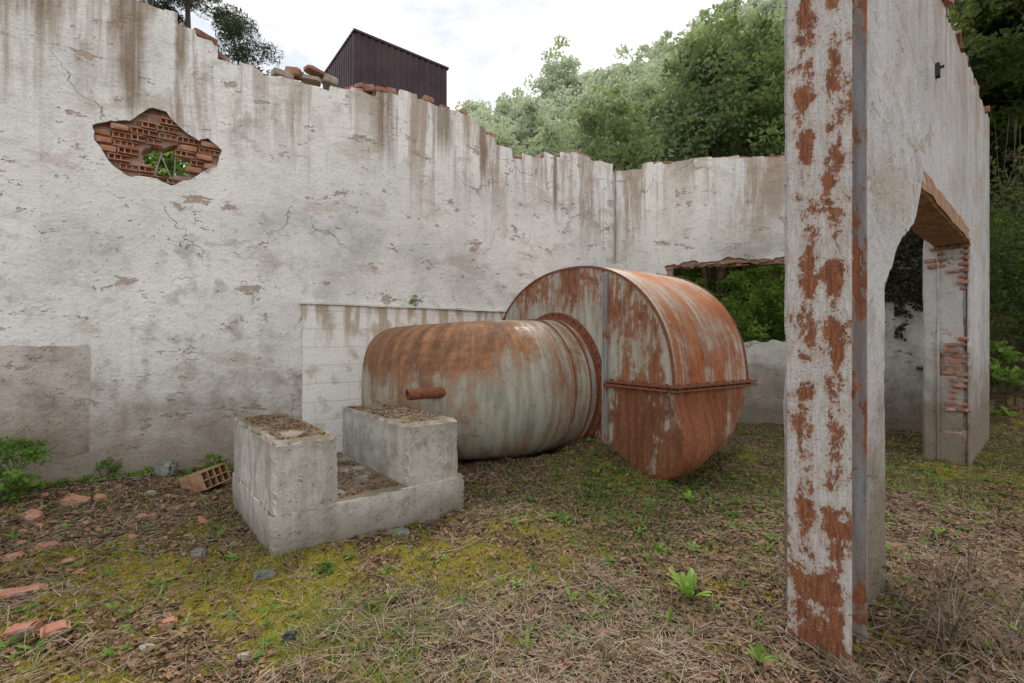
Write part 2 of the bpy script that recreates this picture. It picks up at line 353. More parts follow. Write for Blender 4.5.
def plate(name,outer,holes,y0,y1,mat,parent):
    cu=bpy.data.curves.new('tmp','CURVE'); cu.dimensions='2D'; cu.fill_mode='BOTH'; cu.extrude=(y1-y0)/2
    for ring in [outer]+holes:
        sp=cu.splines.new('POLY'); sp.points.add(len(ring)-1); sp.use_cyclic_u=True
        for p,(x,y) in zip(sp.points,ring): p.co=(x,y,0,1)
    ob=bpy.data.objects.new('tmp',cu); COL.objects.link(ob)
    dg=bpy.context.evaluated_depsgraph_get(); dg.update()
    me=bpy.data.meshes.new_from_object(ob.evaluated_get(dg)); bpy.data.objects.remove(ob); bpy.data.curves.remove(cu)
    bm=bmesh.new(); bm.from_mesh(me); bpy.data.meshes.remove(me)
    for v in bm.verts: v.co=Vector((v.co.x,v.co.z+(y0+y1)/2,v.co.y))
    bmesh.ops.remove_doubles(bm,verts=bm.verts,dist=1e-5)
    return bobj(name,bm,mat,parent)
def inpoly(x,y,P):
    c=False; j=len(P)-1
    for i in range(len(P)):
        if (P[i][1]>y)!=(P[j][1]>y) and x<(P[j][0]-P[i][0])*(y-P[i][1])/(P[j][1]-P[i][1])+P[i][0]: c=not c
        j=i
    return c
def course(bm,pts,th,y0=.03,prob=.75,hgt=(.03,.08),ln=(.12,.3),seed=3,dz=-.01):
    rr=random.Random(seed)
    for a,b in zip(pts,pts[1:]):
        L=math.hypot(b[0]-a[0],b[1]-a[1]); s=0
        if L<.1: continue
        while s<L-.05:
            l=min(rr.uniform(*ln),L-s); 
            if rr.random()<prob:
                f=(s+l/2)/L; x=a[0]+(b[0]-a[0])*f; z=a[1]+(b[1]-a[1])*f; an=math.atan2(b[1]-a[1],b[0]-a[0])
                h=rr.uniform(*hgt); ya=y0+rr.uniform(-.06,.06)
                mt=Matrix.Translation((x,ya+th/2,z+dz+h/2))@Matrix.Rotation(-an+rr.uniform(-.09,.09),4,'Y')@Matrix.Rotation(rr.uniform(-.15,.15),4,'Z')
                rough_box(bm,(l*.95,th*rr.uniform(.7,1.0),h),1,.004,.006,mt,rr.random()*50)
            s+=l
# left wall
AL=(-4.65,5.3); dL=(.829,.559); rzL=math.atan2(dL[1],dL[0])
wl=empty('plaster_wall',(AL[0],AL[1],0),rzL,'long white plastered wall with a ragged top and a hole through to broken bricks','wall')
topL=[hit(AL,dL,x,y) for x,y in [(150,2),(165,9),(178,22),(196,28),(214,40),(218,52),(240,66),(262,70),(280,78),(330,86),(352,90),(376,90),(400,96),(418,97),(440,108),(478,118),(486,131),(497,140),(512,156),(545,158),(562,154),(582,153),(600,160),(613,166)]]
topLs=stepped(topL,4)
outL=[(-4.6,-.4),(-4.6,5.9),(-1,5.75)]+topLs+[(8.17,-.4)]
holeL=[hit(AL,dL,x,y) for x,y in [(92,125),(108,118),(130,121),(148,108),(165,112),(176,124),(198,141),(208,138),(222,150),(216,165),(203,172),(192,180),(172,184),(150,178),(128,176),(108,160),(96,142)]]
holeS=[hit(AL,dL,x,y) for x,y in [(140,150),(150,140),(163,145),(176,142),(182,154),(192,160),(189,177),(174,176),(168,181),(152,176),(153,167),(141,162)]]
plate('plaster_skin',roughline(outL,.03,.06,2),[roughline(holeL,.035,.04,4)],0,.035,M['plL'],wl)
oc=[(x,z+(0.022 if z>3 else 0)) for x,z in outL]
plate('brick_core',roughline(oc,.025,.09,8),[roughline(holeS,.06,.03,5)],.085,.29,M['brick'],wl)
bm=bmesh.new(); rr=random.Random(5)
z=min(p[1] for p in holeL)+.01
while z<max(p[1] for p in holeL):
    x=min(p[0] for p in holeL)+rr.uniform(-.2,0)
    while x<max(p[0] for p in holeL):
        l=rr.uniform(.14,.27)
        if inpoly(x+l/2,z+.03,holeL) and not inpoly(x+l/2,z+.03,holeS):
            r_=rr.random(); yb=rr.uniform(.035,.075)
            if r_<.5:
                rough_box(bm,(l-.014,.09,.070),2,.004,.007,Matrix.Translation((x+l/2,yb+.02,z+.04))@Matrix.Rotation(rr.uniform(-.05,.05),4,'Z'),rr.random()*99)
            elif r_<.92:
                for dz_ in (.008,.068): rough_box(bm,(l-.014,.09,.014),2,.003,.003,Matrix.Translation((x+l/2,yb+.02,z+dz_)),rr.random()*99)
                for q in range(int(l/.055)): box(bm,x+.008+q*.055,x+.020+q*.055,yb-.015,yb+.06,z+.0155,z+.0605)
        x+=l
    z+=.088
bobj('exposed_bricks',bm,M['brkh'],wl)
bm=bmesh.new(); course(bm,topL[9:],.25,0.03,.8,(.03,.085),(.08,.24),seed=2); course(bm,topL[10:16],.2,0.05,.6,(.05,.12),(.1,.22),seed=31,dz=.04); course(bm,topL[2:8],.22,0.04,.45,(.03,.07),(.08,.2),seed=33); bobj('brick_course',bm,M['brk'],wl)
# steel bars in the hole
hc=hit(AL,dL,167,162)
for k in range(3):
    bm=bmesh.new(); an=[.25,-.35,.05][k]; mt=Matrix.Translation((hc[0]-.10+.085*k,.2,hc[1]))@Matrix.Rotation(an,4,'Y')
    bmesh.ops.create_cone(bm,segments=6,radius1=.008,radius2=.008,depth=.5,matrix=mt,cap_ends=True)
    bobj('steel_bar',bm,M['rebar'],wl)
# patches
pt=[hit(AL,dL,x,y) for x,y in [(-160,346),(40,347),(90,345),(92,380),(88,415),(90,452),(60,458),(20,452),(-160,460)]]
plate('cement_patch',roughline(pt,.03,.04,3),[],-.003,-.001,M['cem'],wl)
# blocked opening around the duct
pb=[hit(AL,dL,x,y) for x,y in [(302,304),(505,304),(520,440),(302,428)]]
pb=[(pb[0][0],pb[0][1]),(pb[1][0],pb[0][1]),(pb[1][0],-.3),(pb[0][0],-.3)]
k=NT('whitewashed_blocks'); c=k.obj(); x,y,z=k.xyz(c)[:3]; v=k.n('ShaderNodeCombineXYZ',{0:x,1:z,2:0.0}).outputs[0]
v=k.mix(.02,v,k.noise(c,5,3,.5,0,True))
bt=k.n('ShaderNodeTexBrick',{'Vector':v,'Color1':(.80,.79,.77),'Color2':(.77,.76,.73),'Mortar':(.66,.64,.60),'Scale':1.0,'Mortar Size':.007,'Brick Width':.9,'Row Height':.25})
cc=k.mix(k.step(k.noise(c,3,5,.65),.50,.68),bt.outputs[0],(.50,.45,.38))
cc=k.mix(k.ma('MULTIPLY',k.step(z,1.3,2.0),k.step(k.noise(k.mp(c,(4,1,.7)),1.5,4),.45,.6)),cc,(.46,.38,.29))
M['blk']=k.out(cc,.95,k.bump(k.ma('SUBTRACT',k.noise(c,20,4,.7),k.ma('MULTIPLY',bt.outputs[1],.4)),.6,.02),spec=.15)
plate('block_infill',roughline(pb,.012,.1,9),[],-.035,-.002,M['blk'],wl)
bm=bmesh.new(); rough_box(bm,(pb[1][0]-pb[0][0]+.06,.07,.03),12,.012,.008,Matrix.Translation(((pb[0][0]+pb[1][0])/2,-.036,pb[0][1]+.016))); bobj('ledge',bm,M['plB'],wl)
# back wall
AB=(AL[0]+8.17*dL[0]+.004,AL[1]+8.17*dL[1]); nb=math.hypot(3.52,1); dB=(3.52/nb,-1/nb); rzB=math.atan2(dB[1],dB[0])
wb=empty('plaster_wall',(AB[0],AB[1],0),rzB,'white end wall with a wide empty window opening behind the rusty fan casing','wall')
topB=[hit(AB,dB,x,y) for x,y in [(613,172),(632,170),(642,168),(643.5,164),(690,162),(712,158),(740,156),(765,157),(787,154)]]
outB=[(0,-.4)]+stepped(topB+[(6.1,5.25)],9)+[(6.1,-.4)]
w0=hit(AB,dB,668,264); w1=hit(AB,dB,835,262)
wt=w0[1]; 
winS=[(w0[0],1.6),(w0[0]-.02,wt-.02),(w0[0]+.5,wt+.05),(w0[0]+.9,wt-.02),(w0[0]+1.1,wt+.12),(w0[0]+1.5,wt+.02),(w1[0],wt+.05),(w1[0],1.58)]
winC=[(w0[0]+.12,1.58),(w0[0]+.1,wt-.10),(w0[0]+.8,wt-.04),(w1[0]-.1,wt-.06),(w1[0]-.1,1.56)]
plate('plaster_skin',roughline(outB,.03,.06,12),[roughline(winS,.07,.05,13)],0,.03,M['plB'],wb)
plate('brick_core',roughline([(x,z+(.012 if z>3 else 0)) for x,z in outB],.02,.10,18),[roughline(winC,.06,.05,15)],.031,.29,M['brick'],wb)
bm=bmesh.new(); course(bm,topB+[(6.1,5.25)],.25,.03,.7,(.02,.07),(.1,.24),seed=12); bobj('brick_course',bm,M['brk'],wb)
bm=bmesh.new(); course(bm,[(w0[0]+.05,wt-.10),(w1[0],wt-.07)],.2,.04,.6,(.03,.05),(.08,.2),seed=14); course(bm,[(w0[0]+.05,wt-.05),(w1[0],wt-.02)],.05,.01,.6,(.03,.05),(.08,.2),seed=16); bobj('exposed_bricks',bm,M['brk'],wb)
bm=bmesh.new(); bmesh.ops.create_cone(bm,segments=8,radius1=.014,radius2=.014,depth=1.9,matrix=Matrix.Translation((.04,-.02,4.25)),cap_ends=True); bobj('drain_pipe',bm,M['pipe'],wb)
# right wall
AR=(2.535,3.15); dR=(.757,.653); rzR=math.atan2(dR[1],dR[0])
wr=empty('plaster_wall',(AR[0],AR[1],0),rzR,'grey stained wall running back from the steel column with a tall open doorway','wall')
topR=[(-.92,5.2),(1.2,5.1),(2.0,5.05),(2.2,4.85),(2.5,4.9),(3.0,5.02),(3.4,4.95),(4.2,5.15),(4.8,5.05),(5.5,5.2),(6.2,5.15),(7.1,5.3)]
topRs=stepped(topR,14)
outR=[(-.92,-.4)]+topRs+[(7.1,-.4),(4.5,-.4),(4.5,1.2),(4.52,2.92),(1.15,2.92),(.85,2.55),(.35,2.35),(-.14,1.98),(-.16,1.2),(-.1,-.4)]
plate('plaster_skin',roughline(outR,.04,.05,32),[],0,.03,M['plR'],wr)
ocR=[(-.90,-.4)]+topRs+[(7.08,-.4),(4.54,-.4),(4.54,1.2),(4.56,2.9),(1.15,2.95),(.82,2.58),(.33,2.38),(-.18,2.0),(-.2,1.2),(-.14,-.4)]
plate('brick_core',roughline(ocR,.04,.06,38),[],.031,.30,M['brick'],wr)
plate('rear_plaster',roughline(outR,.03,.1,39),[],.301,.33,M['plR'],wr)
bm=bmesh.new(); rough_box(bm,(.42,.43,3.3),16,.018,.03,Matrix.Translation((4.742,.262,1.4))); bobj('door_pier',bm,M['plR'],wr)
bm=bmesh.new(); rr=random.Random(9)
for z0,z1,ym in ((2.62,2.86,.34),(2.3,2.62,.1),(.7,1.7,.16)):
    z=z0
    while z<z1:
        y=.01+rr.uniform(-.02,.02)
        while y<ym:
            l=rr.uniform(.08,.16)
            if rr.random()<.75: rough_box(bm,(.06,l-.01,.055),1,.005,.008,Matrix.Translation((4.525+rr.uniform(-.015,.015),y+l/2,z)),rr.random()*9)
            y+=l
        z+=.078
bobj('exposed_bricks',bm,M['brk'],wr)
bm=bmesh.new(); rough_box(bm,(3.5,.37,.17),12,.016,.02,Matrix.Translation((2.78,.178,2.955)))
bobj('lintel',bm,M['clay'],wr)
bm=bmesh.new(); course(bm,topR[2:],.27,.0,.85,(.04,.11),(.1,.26),seed=15)
for q in range(7): rough_box(bm,(.26,.24,.06),2,.006,.012,Matrix.Translation((2.3+rr.uniform(-.12,.25),.10,4.95+.065*q))@Matrix.Rotation(rr.uniform(-.3,.3),4,'Z'),q*3)
for q in range(22):
    zz=1.2+q*.105; rough_box(bm,(.05,.16,.07),1,.006,.012,Matrix.Translation((-.93+rr.uniform(-.02,.02),.06,zz)),q*3)
bobj('brick_course',bm,M['brk'],wr)
bm=bmesh.new(); box(bm,1.77,1.84,-.03,-.002,4.03,4.15); box(bm,1.79,1.81,-.06,-.03,4.10,4.12); bobj('hook_plate',bm,M['dark'],wr)
# ---------------------------------------------------------------- steel column
kc=empty('steel_column',(1.66,2.30,hz(1.66,2.3)-.05),rzR,'tall H section steel column with peeling grey paint and rust at the wall end','column')
bm=bmesh.new(); box(bm,0,.016,0,.285,0,6.6); bobj('flange',bm,M['col'],kc)
bm=bmesh.new(); box(bm,.284,.3,0,.285,0,6.6); bobj('flange',bm,M['strip'],kc)
bm=bmesh.new(); box(bm,.0165,.2835,.135,.149,0,6.6); bobj('web',bm,M['rustd'],kc)
bm=bmesh.new(); box(bm,-.04,.33,-.03,.31,-.02,.045); bobj('base_plate',bm,M['rustd'],kc)
bm=bmesh.new(); box(bm,.04,.075,.0,.06,1.35,1.5); box(bm,.02,.1,-.02,.01,1.4,1.43)
bobj('hinge_bracket',bm,M['rustd'],kc)
# ---------------------------------------------------------------- fan casing
c0=(.535,7.0); fan=empty('fan_casing',(c0[0],c0[1],0),rzL,'large rusty fan casing with round drum and fat elbow duct beside the white wall','fan casing')
def s1_(v,a,b):
    t=max(0,min(1,(v-a)/(b-a))); return t*t*(3-2*t)
def ol(th,dr=0,t=0.0):
    s_=math.sin(th); c_=math.cos(th); sx=1.82 if c_>0 else 2.03
    if s_>=0:
        e=2.0+.2*min(1,s_*3); q=(abs(c_)**e+abs(s_)**e)**(-1/e); return (.32+(sx+dr)*c_*q, 1.05+(1.61+dr)*s_*q)
    e=2.0+.9*min(1,-s_*2); q=(abs(c_)**e+abs(s_)**e)**(-1/e)
    sh_=.42*s1_(-s_,0,.75)*s1_(c_,-.1,.6)*(1-s1_(t,0,1.5))
    return (.32+(sx+dr)*c_*q+sh_, 1.05+(1.24+dr)*s_*q)
def rc_(th,back):
    s_=math.sin(th); return .001 if s_>=0 else .001+(.40 if back else .10)*min(1,-s_*1.6)**1.2
NTH=144
def fplate(x,name,mat,back):
    bm=bmesh.new(); vs=[]
    for j in range(NTH):
        th=math.pi+2*math.pi*j/NTH; kx,z=ol(th,-rc_(th,back),1.5 if back else 0); vs.append(bm.verts.new((x,-kx,z)))
    bm.faces.new(vs); return bobj(name,bm,mat,fan)
fplate(.12,'side_plate',M['face'],False); fplate(1.62,'side_plate',M['face'],True)
bm=bmesh.new(); uvl=bm.loops.layers.uv.new('UVMap'); g_=[]; arc=0; prev=None; arcs=[]
ts=[.10*(1-math.cos(math.pi/2*q/4)) for q in range(0,5)]+[.10+.98*q/14 for q in range(1,15)]+[1.5-.42*(1-math.cos(math.pi/2*q/8)) for q in range(7,-1,-1)]
NX=len(ts)-1
for j in range(NTH+1):
    th=math.pi+2*math.pi*j/NTH; kx,z=ol(th)
    if prev: arc+=math.hypot(kx-prev[0],z-prev[1])
    prev=(kx,z); arcs.append(arc)
    r_=[]
    for q in range(NX+1):
        dr=0
        for dx,rc in ((ts[q],rc_(th,False)),(1.5-ts[q],rc_(th,True))):
            if dx<rc: dr=-(rc-math.sqrt(max(0,rc*rc-(rc-dx)**2)))
        kx2,z2=ol(th,dr,ts[q])
        dn=.022*mn.noise(Vector((ts[q]*1.8,kx*1.3,z*1.3)))*(1 if 0<q<NX else 0)
        r_.append(bm.verts.new((.12+ts[q],-(kx2+dn*math.cos(th)),z2+dn*math.sin(th))))
    g_.append(r_)
for j in range(NTH):
    for q in range(NX):
        f=bm.faces.new((g_[j][q],g_[j][q+1],g_[j+1][q+1],g_[j+1][q]))
        for l,(a,b) in zip(f.loops,((j,q),(j,q+1),(j+1,q+1),(j+1,q))): l[uvl].uv=(arcs[a],ts[b])
bobj('shell',bm,M['shell'],fan,True)
def rimband(x0,x1,dr,name,mat):
    bm=bmesh.new(); ring=[]
    for j in range(73):
        a=math.pi*j/72; r_=[]
        for xx,dd in ((x0,-.02),(x0,dr),(x1,dr),(x1,-.02)):
            kx,z=ol(a,dd); r_.append(bm.verts.new((xx,-kx,z)))
        ring.append(r_)
    for j in range(72):
        for q in range(4):
            bm.faces.new((ring[j][q],ring[j][(q+1)%4],ring[j+1][(q+1)%4],ring[j+1][q]))
    bobj(name,bm,mat,fan,False)
rimband(.108,.130,.010,'edge_rim',M['rustd']); rimband(1.608,1.632,.010,'edge_rim',M['rustd'])
# split flanges
bm=bmesh.new(); box(bm,.04,.118,-2.17,-1.13,1.075,1.10); box(bm,.04,.118,-2.17,-1.13,1.03,1.055); 
box(bm,.04,1.70,-2.22,-2.10,1.0755,1.0995); box(bm,.04,1.70,-2.22,-2.10,1.0305,1.0545)
for q in range(9): box(bm,.14+.18*q,.17+.18*q,-2.19,-2.16,1.015,1.118)
for q in range(6): box(bm,.06,.09,-2.08+.17*q,-2.05+.17*q,1.015,1.118)
bobj('split_flange',bm,M['rustd'],fan)
bm=bmesh.new(); box(bm,.07,.119,-1.12,-1.045,.1,2.50); box(bm,.045,.07,-1.10,-1.085,.1,2.49); bobj('stiffener',bm,M['strip'],fan)
# duct flange on the side plate
def annulus(bm,x0,x1,r0,r1,zc=.97,n=72):
    R_=[]
    for j in range(n):
        a=2*math.pi*j/n; R_.append([bm.verts.new((xx,-rr_*math.cos(a),zc+rr_*math.sin(a))) for xx,rr_ in ((x0,r0),(x0,r1),(x1,r1),(x1,r0))])
    for j in range(n):
        for q in range(4): bm.faces.new((R_[j][q],R_[j][(q+1)%4],R_[(j+1)%n][(q+1)%4],R_[(j+1)%n][q]))
bm=bmesh.new(); annulus(bm,.09,.117,.85,1.065); annulus(bm,.03,.089,.85,.995)
ringo=bobj('duct_flange',bm,M['rustd'],fan)
bm=bmesh.new(); bmesh.ops.create_cone(bm,segments=6,radius1=.014,radius2=.014,depth=.03,cap_ends=True,matrix=Matrix.Rotation(math.pi/2,4,'Y'))
b0=bobj('bolt',bm,M['rustd'],ringo); b0.location=(.075,-1.035,.97)
for j in range(1,40):
    a=2*math.pi*j/40; b=b0.copy(); COL.objects.link(b); b.parent=ringo; b.location=(.075,-1.035*math.cos(a),.97+1.035*math.sin(a))
# elbow duct
bm=bmesh.new(); uvl=bm.loops.layers.uv.new('UVMap'); path=[]
s_=.70; rho=.72
for q in range(9): path.append((.03-(.03+s_)*q/8,0,0.0))
for q in range(1,25):
    ph=math.pi/2*q/24; path.append((-s_-rho*math.sin(ph),rho-rho*math.cos(ph),ph))
for q in range(1,5): path.append((-s_-rho,rho+(1.47-rho)*q/4,math.pi/2))
NA=72; rings=[]; L=0; Ls=[]; pv=None; NP=len(path)
for idx,(x,y,ph) in enumerate(path):
    if pv: L+=math.hypot(x-pv[0],y-pv[1])
    pv=(x,y); Ls.append(L); f=min(1,idx/(NP-8)); fe=f*f*(3-2*f)
    e=2+1.1*fe; ry=.955-.045*f; rz_=.950-.045*f; zc=.965-.03*f
    if idx<=2: fl=(1-idx/3)**2*.03; ry+=fl; rz_+=fl
    ox,oy=(-math.sin(ph),-math.cos(ph))
    r_=[]
    for j in range(NA):
        a=math.pi+2*math.pi*j/NA; ca,sa=math.cos(a),math.sin(a)
        sc_=(abs(ca)**e+abs(sa)**e)**(-1/e)
        dn=1+.02*mn.noise(Vector((x*1.5+5,y*1.5,math.sin(a)*1.6)))
        u_=ry*ca*sc_*dn; v_=rz_*sa*sc_*dn
        if u_<0: u_*=.72 if ph>0.1 else 1
        r_.append(bm.verts.new((x+ox*u_,y+oy*u_,zc+v_)))
    rings.append(r_)
for a in range(len(rings)-1):
    for j in range(NA):
        f=bm.faces.new((rings[a][j],rings[a][(j+1)%NA],rings[a+1][(j+1)%NA],rings[a+1][j]))
        for l,(p,q) in zip(f.loops,((a,j),(a,j+1),(a+1,j+1),(a+1,j))): l[uvl].uv=(q*2*math.pi*.97/NA,Ls[p]*1.35)
bobj('elbow_duct',bm,M['duct'],fan,True)
for x0_,x1_,r1_ in ((-.06,-.045,.99),(-.30,-.285,.962)):
    bm=bmesh.new(); annulus(bm,x0_,x1_,.90,r1_,.965); bobj('rib_ring',bm,M['rustd'],fan)
bm=bmesh.new(); mt=Matrix.Translation((-2.0,-.36,.99))@Matrix.Rotation(math.pi/2,4,'Y')
n_=20; rg=[]
for zz,r in ((.34,.066),(-.34,.066),(-.34,.05),(-.22,.05)):
    rg.append([bm.verts.new(mt@Vector((r*math.cos(6.2832*j/n_),r*math.sin(6.2832*j/n_),zz))) for j in range(n_)])
for a,b in zip(rg,rg[1:]):
    for j in range(n_): bm.faces.new((a[j],a[(j+1)%n_],b[(j+1)%n_],b[j]))
bm.faces.new(rg[-1])
bobj('pipe_stub',bm,M['rustd'],fan,False)
# ---------------------------------------------------------------- concrete foundation
rzU=math.atan2(.643,.766)
fo=empty('concrete_foundation',(-1.75,3.47,0),rzU,'weathered concrete machine foundation with two raised pedestals in front of the duct','foundation')
bm=bmesh.new(); rough_box(bm,(1.70,1.62,.56),24,.009,.016,Matrix.Translation((.825,.785,.045)),1.0,7); bobj('base_slab',bm,M['conc'],fo)
for a0,a1,hh,sd_ in ((-.012,.47,.85,3.0),(1.06,1.61,.86,7.0)):
    bm=bmesh.new(); rough_box(bm,(a1-a0,1.60,hh-.25),24,.009,.022,Matrix.Translation(((a0+a1)/2,.782,.25+(hh-.25)/2)),sd_,7); bobj('pedestal',bm,M['conc'],fo)
# ---------------------------------------------------------------- dark shed behind
Cn=Vector((-4.68,14,0)); ur=Vector((2.47,1.95,0))
sh=empty('metal_shed',(Cn.x,Cn.y,0),math.atan2(ur.y,ur.x),'dark corrugated metal tower rising behind the long white wall','tower')
W_,D_=ur.length,3.1; ZT=10.88
bm=bmesh.new()
def corr(bm,axis,L,off,n):
    vs=[]
    for j in range(n+1):
        s=L*j/n; o=(.03 if (j//2)%2 else 0)
        p=(s,off[1]+o*off[2]) if axis=='x' else (off[0]+o*off[2],s)
        vs.append((bm.verts.new((p[0],p[1],-.5)),bm.verts.new((p[0],p[1],ZT-.06))))
    for a,b in zip(vs,vs[1:]): bm.faces.new((a[0],b[0],b[1],a[1]))
corr(bm,'x',W_,(0,0,-1),60); corr(bm,'y',D_,(0,0,-1),60); corr(bm,'x',W_,(0,D_,1),60); corr(bm,'y',D_,(W_,0,1),60)
bobj('cladding',bm,M['shed'],sh,recalc=False)
bm=bmesh.new(); box(bm,-.05,W_+.05,-.05,D_+.05,ZT-.05,ZT+.02); bobj('roof',bm,M['shed'],sh)
# ---------------------------------------------------------------- leaves
def unit(n):
    v=R.normal(size=(n,3)); return v/np.linalg.norm(v,axis=1)[:,None]
def leafq(C,size,asp=.30,flat=0.0):
    n=len(C); a=unit(n); b=unit(n)
    if flat>0: a[:,2]*=1-flat; b[:,2]*=1-flat
    a/=np.linalg.norm(a,axis=1)[:,None]
    b=b-(b*a).sum(1)[:,None]*a; b/=np.linalg.norm(b,axis=1)[:,None]
    s=np.broadcast_to(np.asarray(size,float),(n,))[:,None]*R.uniform(.7,1.3,(n,1))
    V=np.stack([C-a*s*.5,C+b*s*asp,C+a*s*.5,C-b*s*asp],1).reshape(-1,3)
    Fc=np.arange(4*n).reshape(n,4); return V,Fc
def clumps(c,rx,rz_,nc,nl,cr,rng=R,hollow=.35,low=.5):
    d=unit(nc); d[:,2]=np.where(d[:,2]<-low,-d[:,2],d[:,2])
    rr_=rng.uniform(hollow,1,(nc,1))**.7
    cc=np.array(c)+d*rr_*np.array([rx,rx,rz_])
    k=np.repeat(np.arange(nc),nl); pr=cr*rng.uniform(.6,1.3,nc)
    p=unit(nc*nl)*(rng.uniform(0,1,(nc*nl,1))**.45)*pr[k][:,None]; p[:,2]*=.6
    return cc[k]+p
def tube(pts,r0,r1,n=6):
    pts=np.array(pts,float); m=len(pts); V=[];
    for i_,p in enumerate(pts):
        t=pts[min(i_+1,m-1)]-pts[max(i_-1,0)]; t/=np.linalg.norm(t)+1e-9
        up=np.array([0,0,1.]) if abs(t[2])<.9 else np.array([1.,0,0])
        a=np.cross(t,up); a/=np.linalg.norm(a); b=np.cross(t,a); r=r0+(r1-r0)*i_/(m-1)
        for j in range(n):
            q=2*math.pi*j/n; V.append(p+r*(a*math.cos(q)+b*math.sin(q)))
    Fc=[(i_*n+j,i_*n+(j+1)%n,(i_+1)*n+(j+1)%n,(i_+1)*n+j) for i_ in range(m-1) for j in range(n)]
    return np.array(V),np.array(Fc)
def merge(parts):
    Vs=[];Fs=[];o=0
    for V,Fc in parts: Vs.append(V);Fs.append(Fc+o);o+=len(V)
    return np.concatenate(Vs),np.concatenate(Fs)
def wood(x,y,z0,h,cr,r=.15,nl=6):
    P=[]; lean=R.normal(size=2)*.25
    tr=[(x+lean[0]*t*t+.1*math.sin(5*t),y+lean[1]*t*t,z0-.3+h*.9*t) for t in np.linspace(0,1,7)]
    P.append(tube(tr,r,r*.2,7))
    for q in range(nl):
        t=R.uniform(.3,.85); b=np.array(tr[int(t*6)]); an=R.uniform(0,6.28); L=cr*R.uniform(.6,1)
        P.append(tube([b+np.array([math.cos(an)*L*s,math.sin(an)*L*s,L*.55*s**.8]) for s in (0,.35,.7,1)],r*.4*(1.1-t),r*.06,5))
    return merge(P)
def tgt(a): return float(np.interp(a,[-.5,-.17,-.12,.02,.06,.1,.16,.27,.33,.4,.6,1.0,1.4],[.40,.41,.50,.53,.56,.60,.59,.62,.64,.70,.88,1.5,2.0]))
lv=[];tw=[]
Yr=13.6
while Yr<37:
    a=-.42
    while a<1.35:
        X=a*Yr+R.uniform(-.8,.8); Y=Yr+R.uniform(-.9,.9); s=float(sfun(X,Y))
        a+=2.7/Yr
        if s<.2 or (-7<X<-1 and Y<19): continue
        if X/Y<-.14 and Y>24: continue
        z0=hz(X,Y); top=min(z0+R.uniform(6,9.5), CZ+tgt(X/Y)*Y*R.uniform(.90,1.02)); h=top-z0
        if h<2.5: continue
        rx=R.uniform(1.3,2.0); dist=math.hypot(X,Y)
        n=int(np.clip(60*22/dist,30,75)); C=clumps((X,Y,z0+h*.58),rx,h*.42,n,int(85),.55)
        lv.append(leafq(C,.09+.0045*dist,.30)); tw.append(wood(X,Y,z0,h*.85,rx,.12,4))
    Yr+=2.1
Vl,Fl=merge(lv); Vt,Ft=merge(tw)
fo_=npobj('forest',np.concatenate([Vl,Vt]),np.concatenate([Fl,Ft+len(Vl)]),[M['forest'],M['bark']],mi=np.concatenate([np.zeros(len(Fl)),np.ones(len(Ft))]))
tag(fo_,'dense green wood covering the steep hillside behind the ruin','forest',kind='stuff')
def tree(name,label,x,y,top,rx,rzc,nc,nl,size,mat,cr=.5,asp=.32,low=.5,group=None,r=.18,hollow=.35):
    z0=hz(x,y); e=empty(name,(x,y,z0),0,label,'tree',group)
    V,Fc=wood(0,0,0,top-z0,rx,r,9); npobj('trunk',V,Fc,M['bark'],e,smooth=True)
    C=clumps((0,0,top-z0-rzc),rx,rzc,nc,nl,cr,low=low,hollow=hollow); V,Fc=leafq(C,size,asp); npobj('crown',V,Fc,mat,e)
    return e
tree('pine_tree','thin dark pine rising above the left end of the long wall',-7.8,11.6,12.8,1.6,4.6,110,280,.17,M['pine'],.38,.06)
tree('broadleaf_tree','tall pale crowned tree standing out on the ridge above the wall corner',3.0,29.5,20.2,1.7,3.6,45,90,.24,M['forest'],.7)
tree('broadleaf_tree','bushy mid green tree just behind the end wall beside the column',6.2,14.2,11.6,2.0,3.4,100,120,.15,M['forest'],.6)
tree('broadleaf_tree','dark overhanging tree above the far end of the stained wall',13.2,11.4,13.5,3.4,4.4,190,150,.16,M['leafd'],.7)
tree('broadleaf_tree','dark leafy tree at the right edge over the bank',16.0,14.5,13.5,3.2,4.8,170,140,.18,M['leafd'],.7)
tree('broadleaf_tree','low green tree behind the hole in the long wall',-7.0,8.6,5.5,1.3,1.5,70,90,.10,M['leafg'],.4,r=.08)
# undergrowth on the bank
lv=[]
cnt=0
while cnt<320:
    X=R.uniform(1.5,22); Y=R.uniform(8.5,20)
    if cnt%3==0: X=R.uniform(3.6,9); Y=R.uniform(9.8,13.5)
    s=float(sfun(X,Y)); db=(X-AB[0])*.273+(Y-AB[1])*.962
    if not((db>.9 and X<9.5) or (X>10.3 and Y>7.8)) : continue
    if s<-2.2 or s>7 or (X>9.5 and s<-1.2): continue
    z0=hz(X,Y); rx=R.uniform(.35,.8); h=R.uniform(.5,1.6)+(.7 if s>0 else 1.0*(X<9))
    if cnt%3==0: h+=R.uniform(0,1.0)
    C=clumps((X,Y,z0+h*.45),rx,h*.6,12,60,.26,low=.9); lv.append(leafq(C,R.uniform(.07,.14),.34)); cnt+=1
V,Fc=merge(lv); tag(npobj('undergrowth',V,Fc,M['leafu']),'tangled bright green bushes on the bank outside the end wall','undergrowth',kind='stuff')
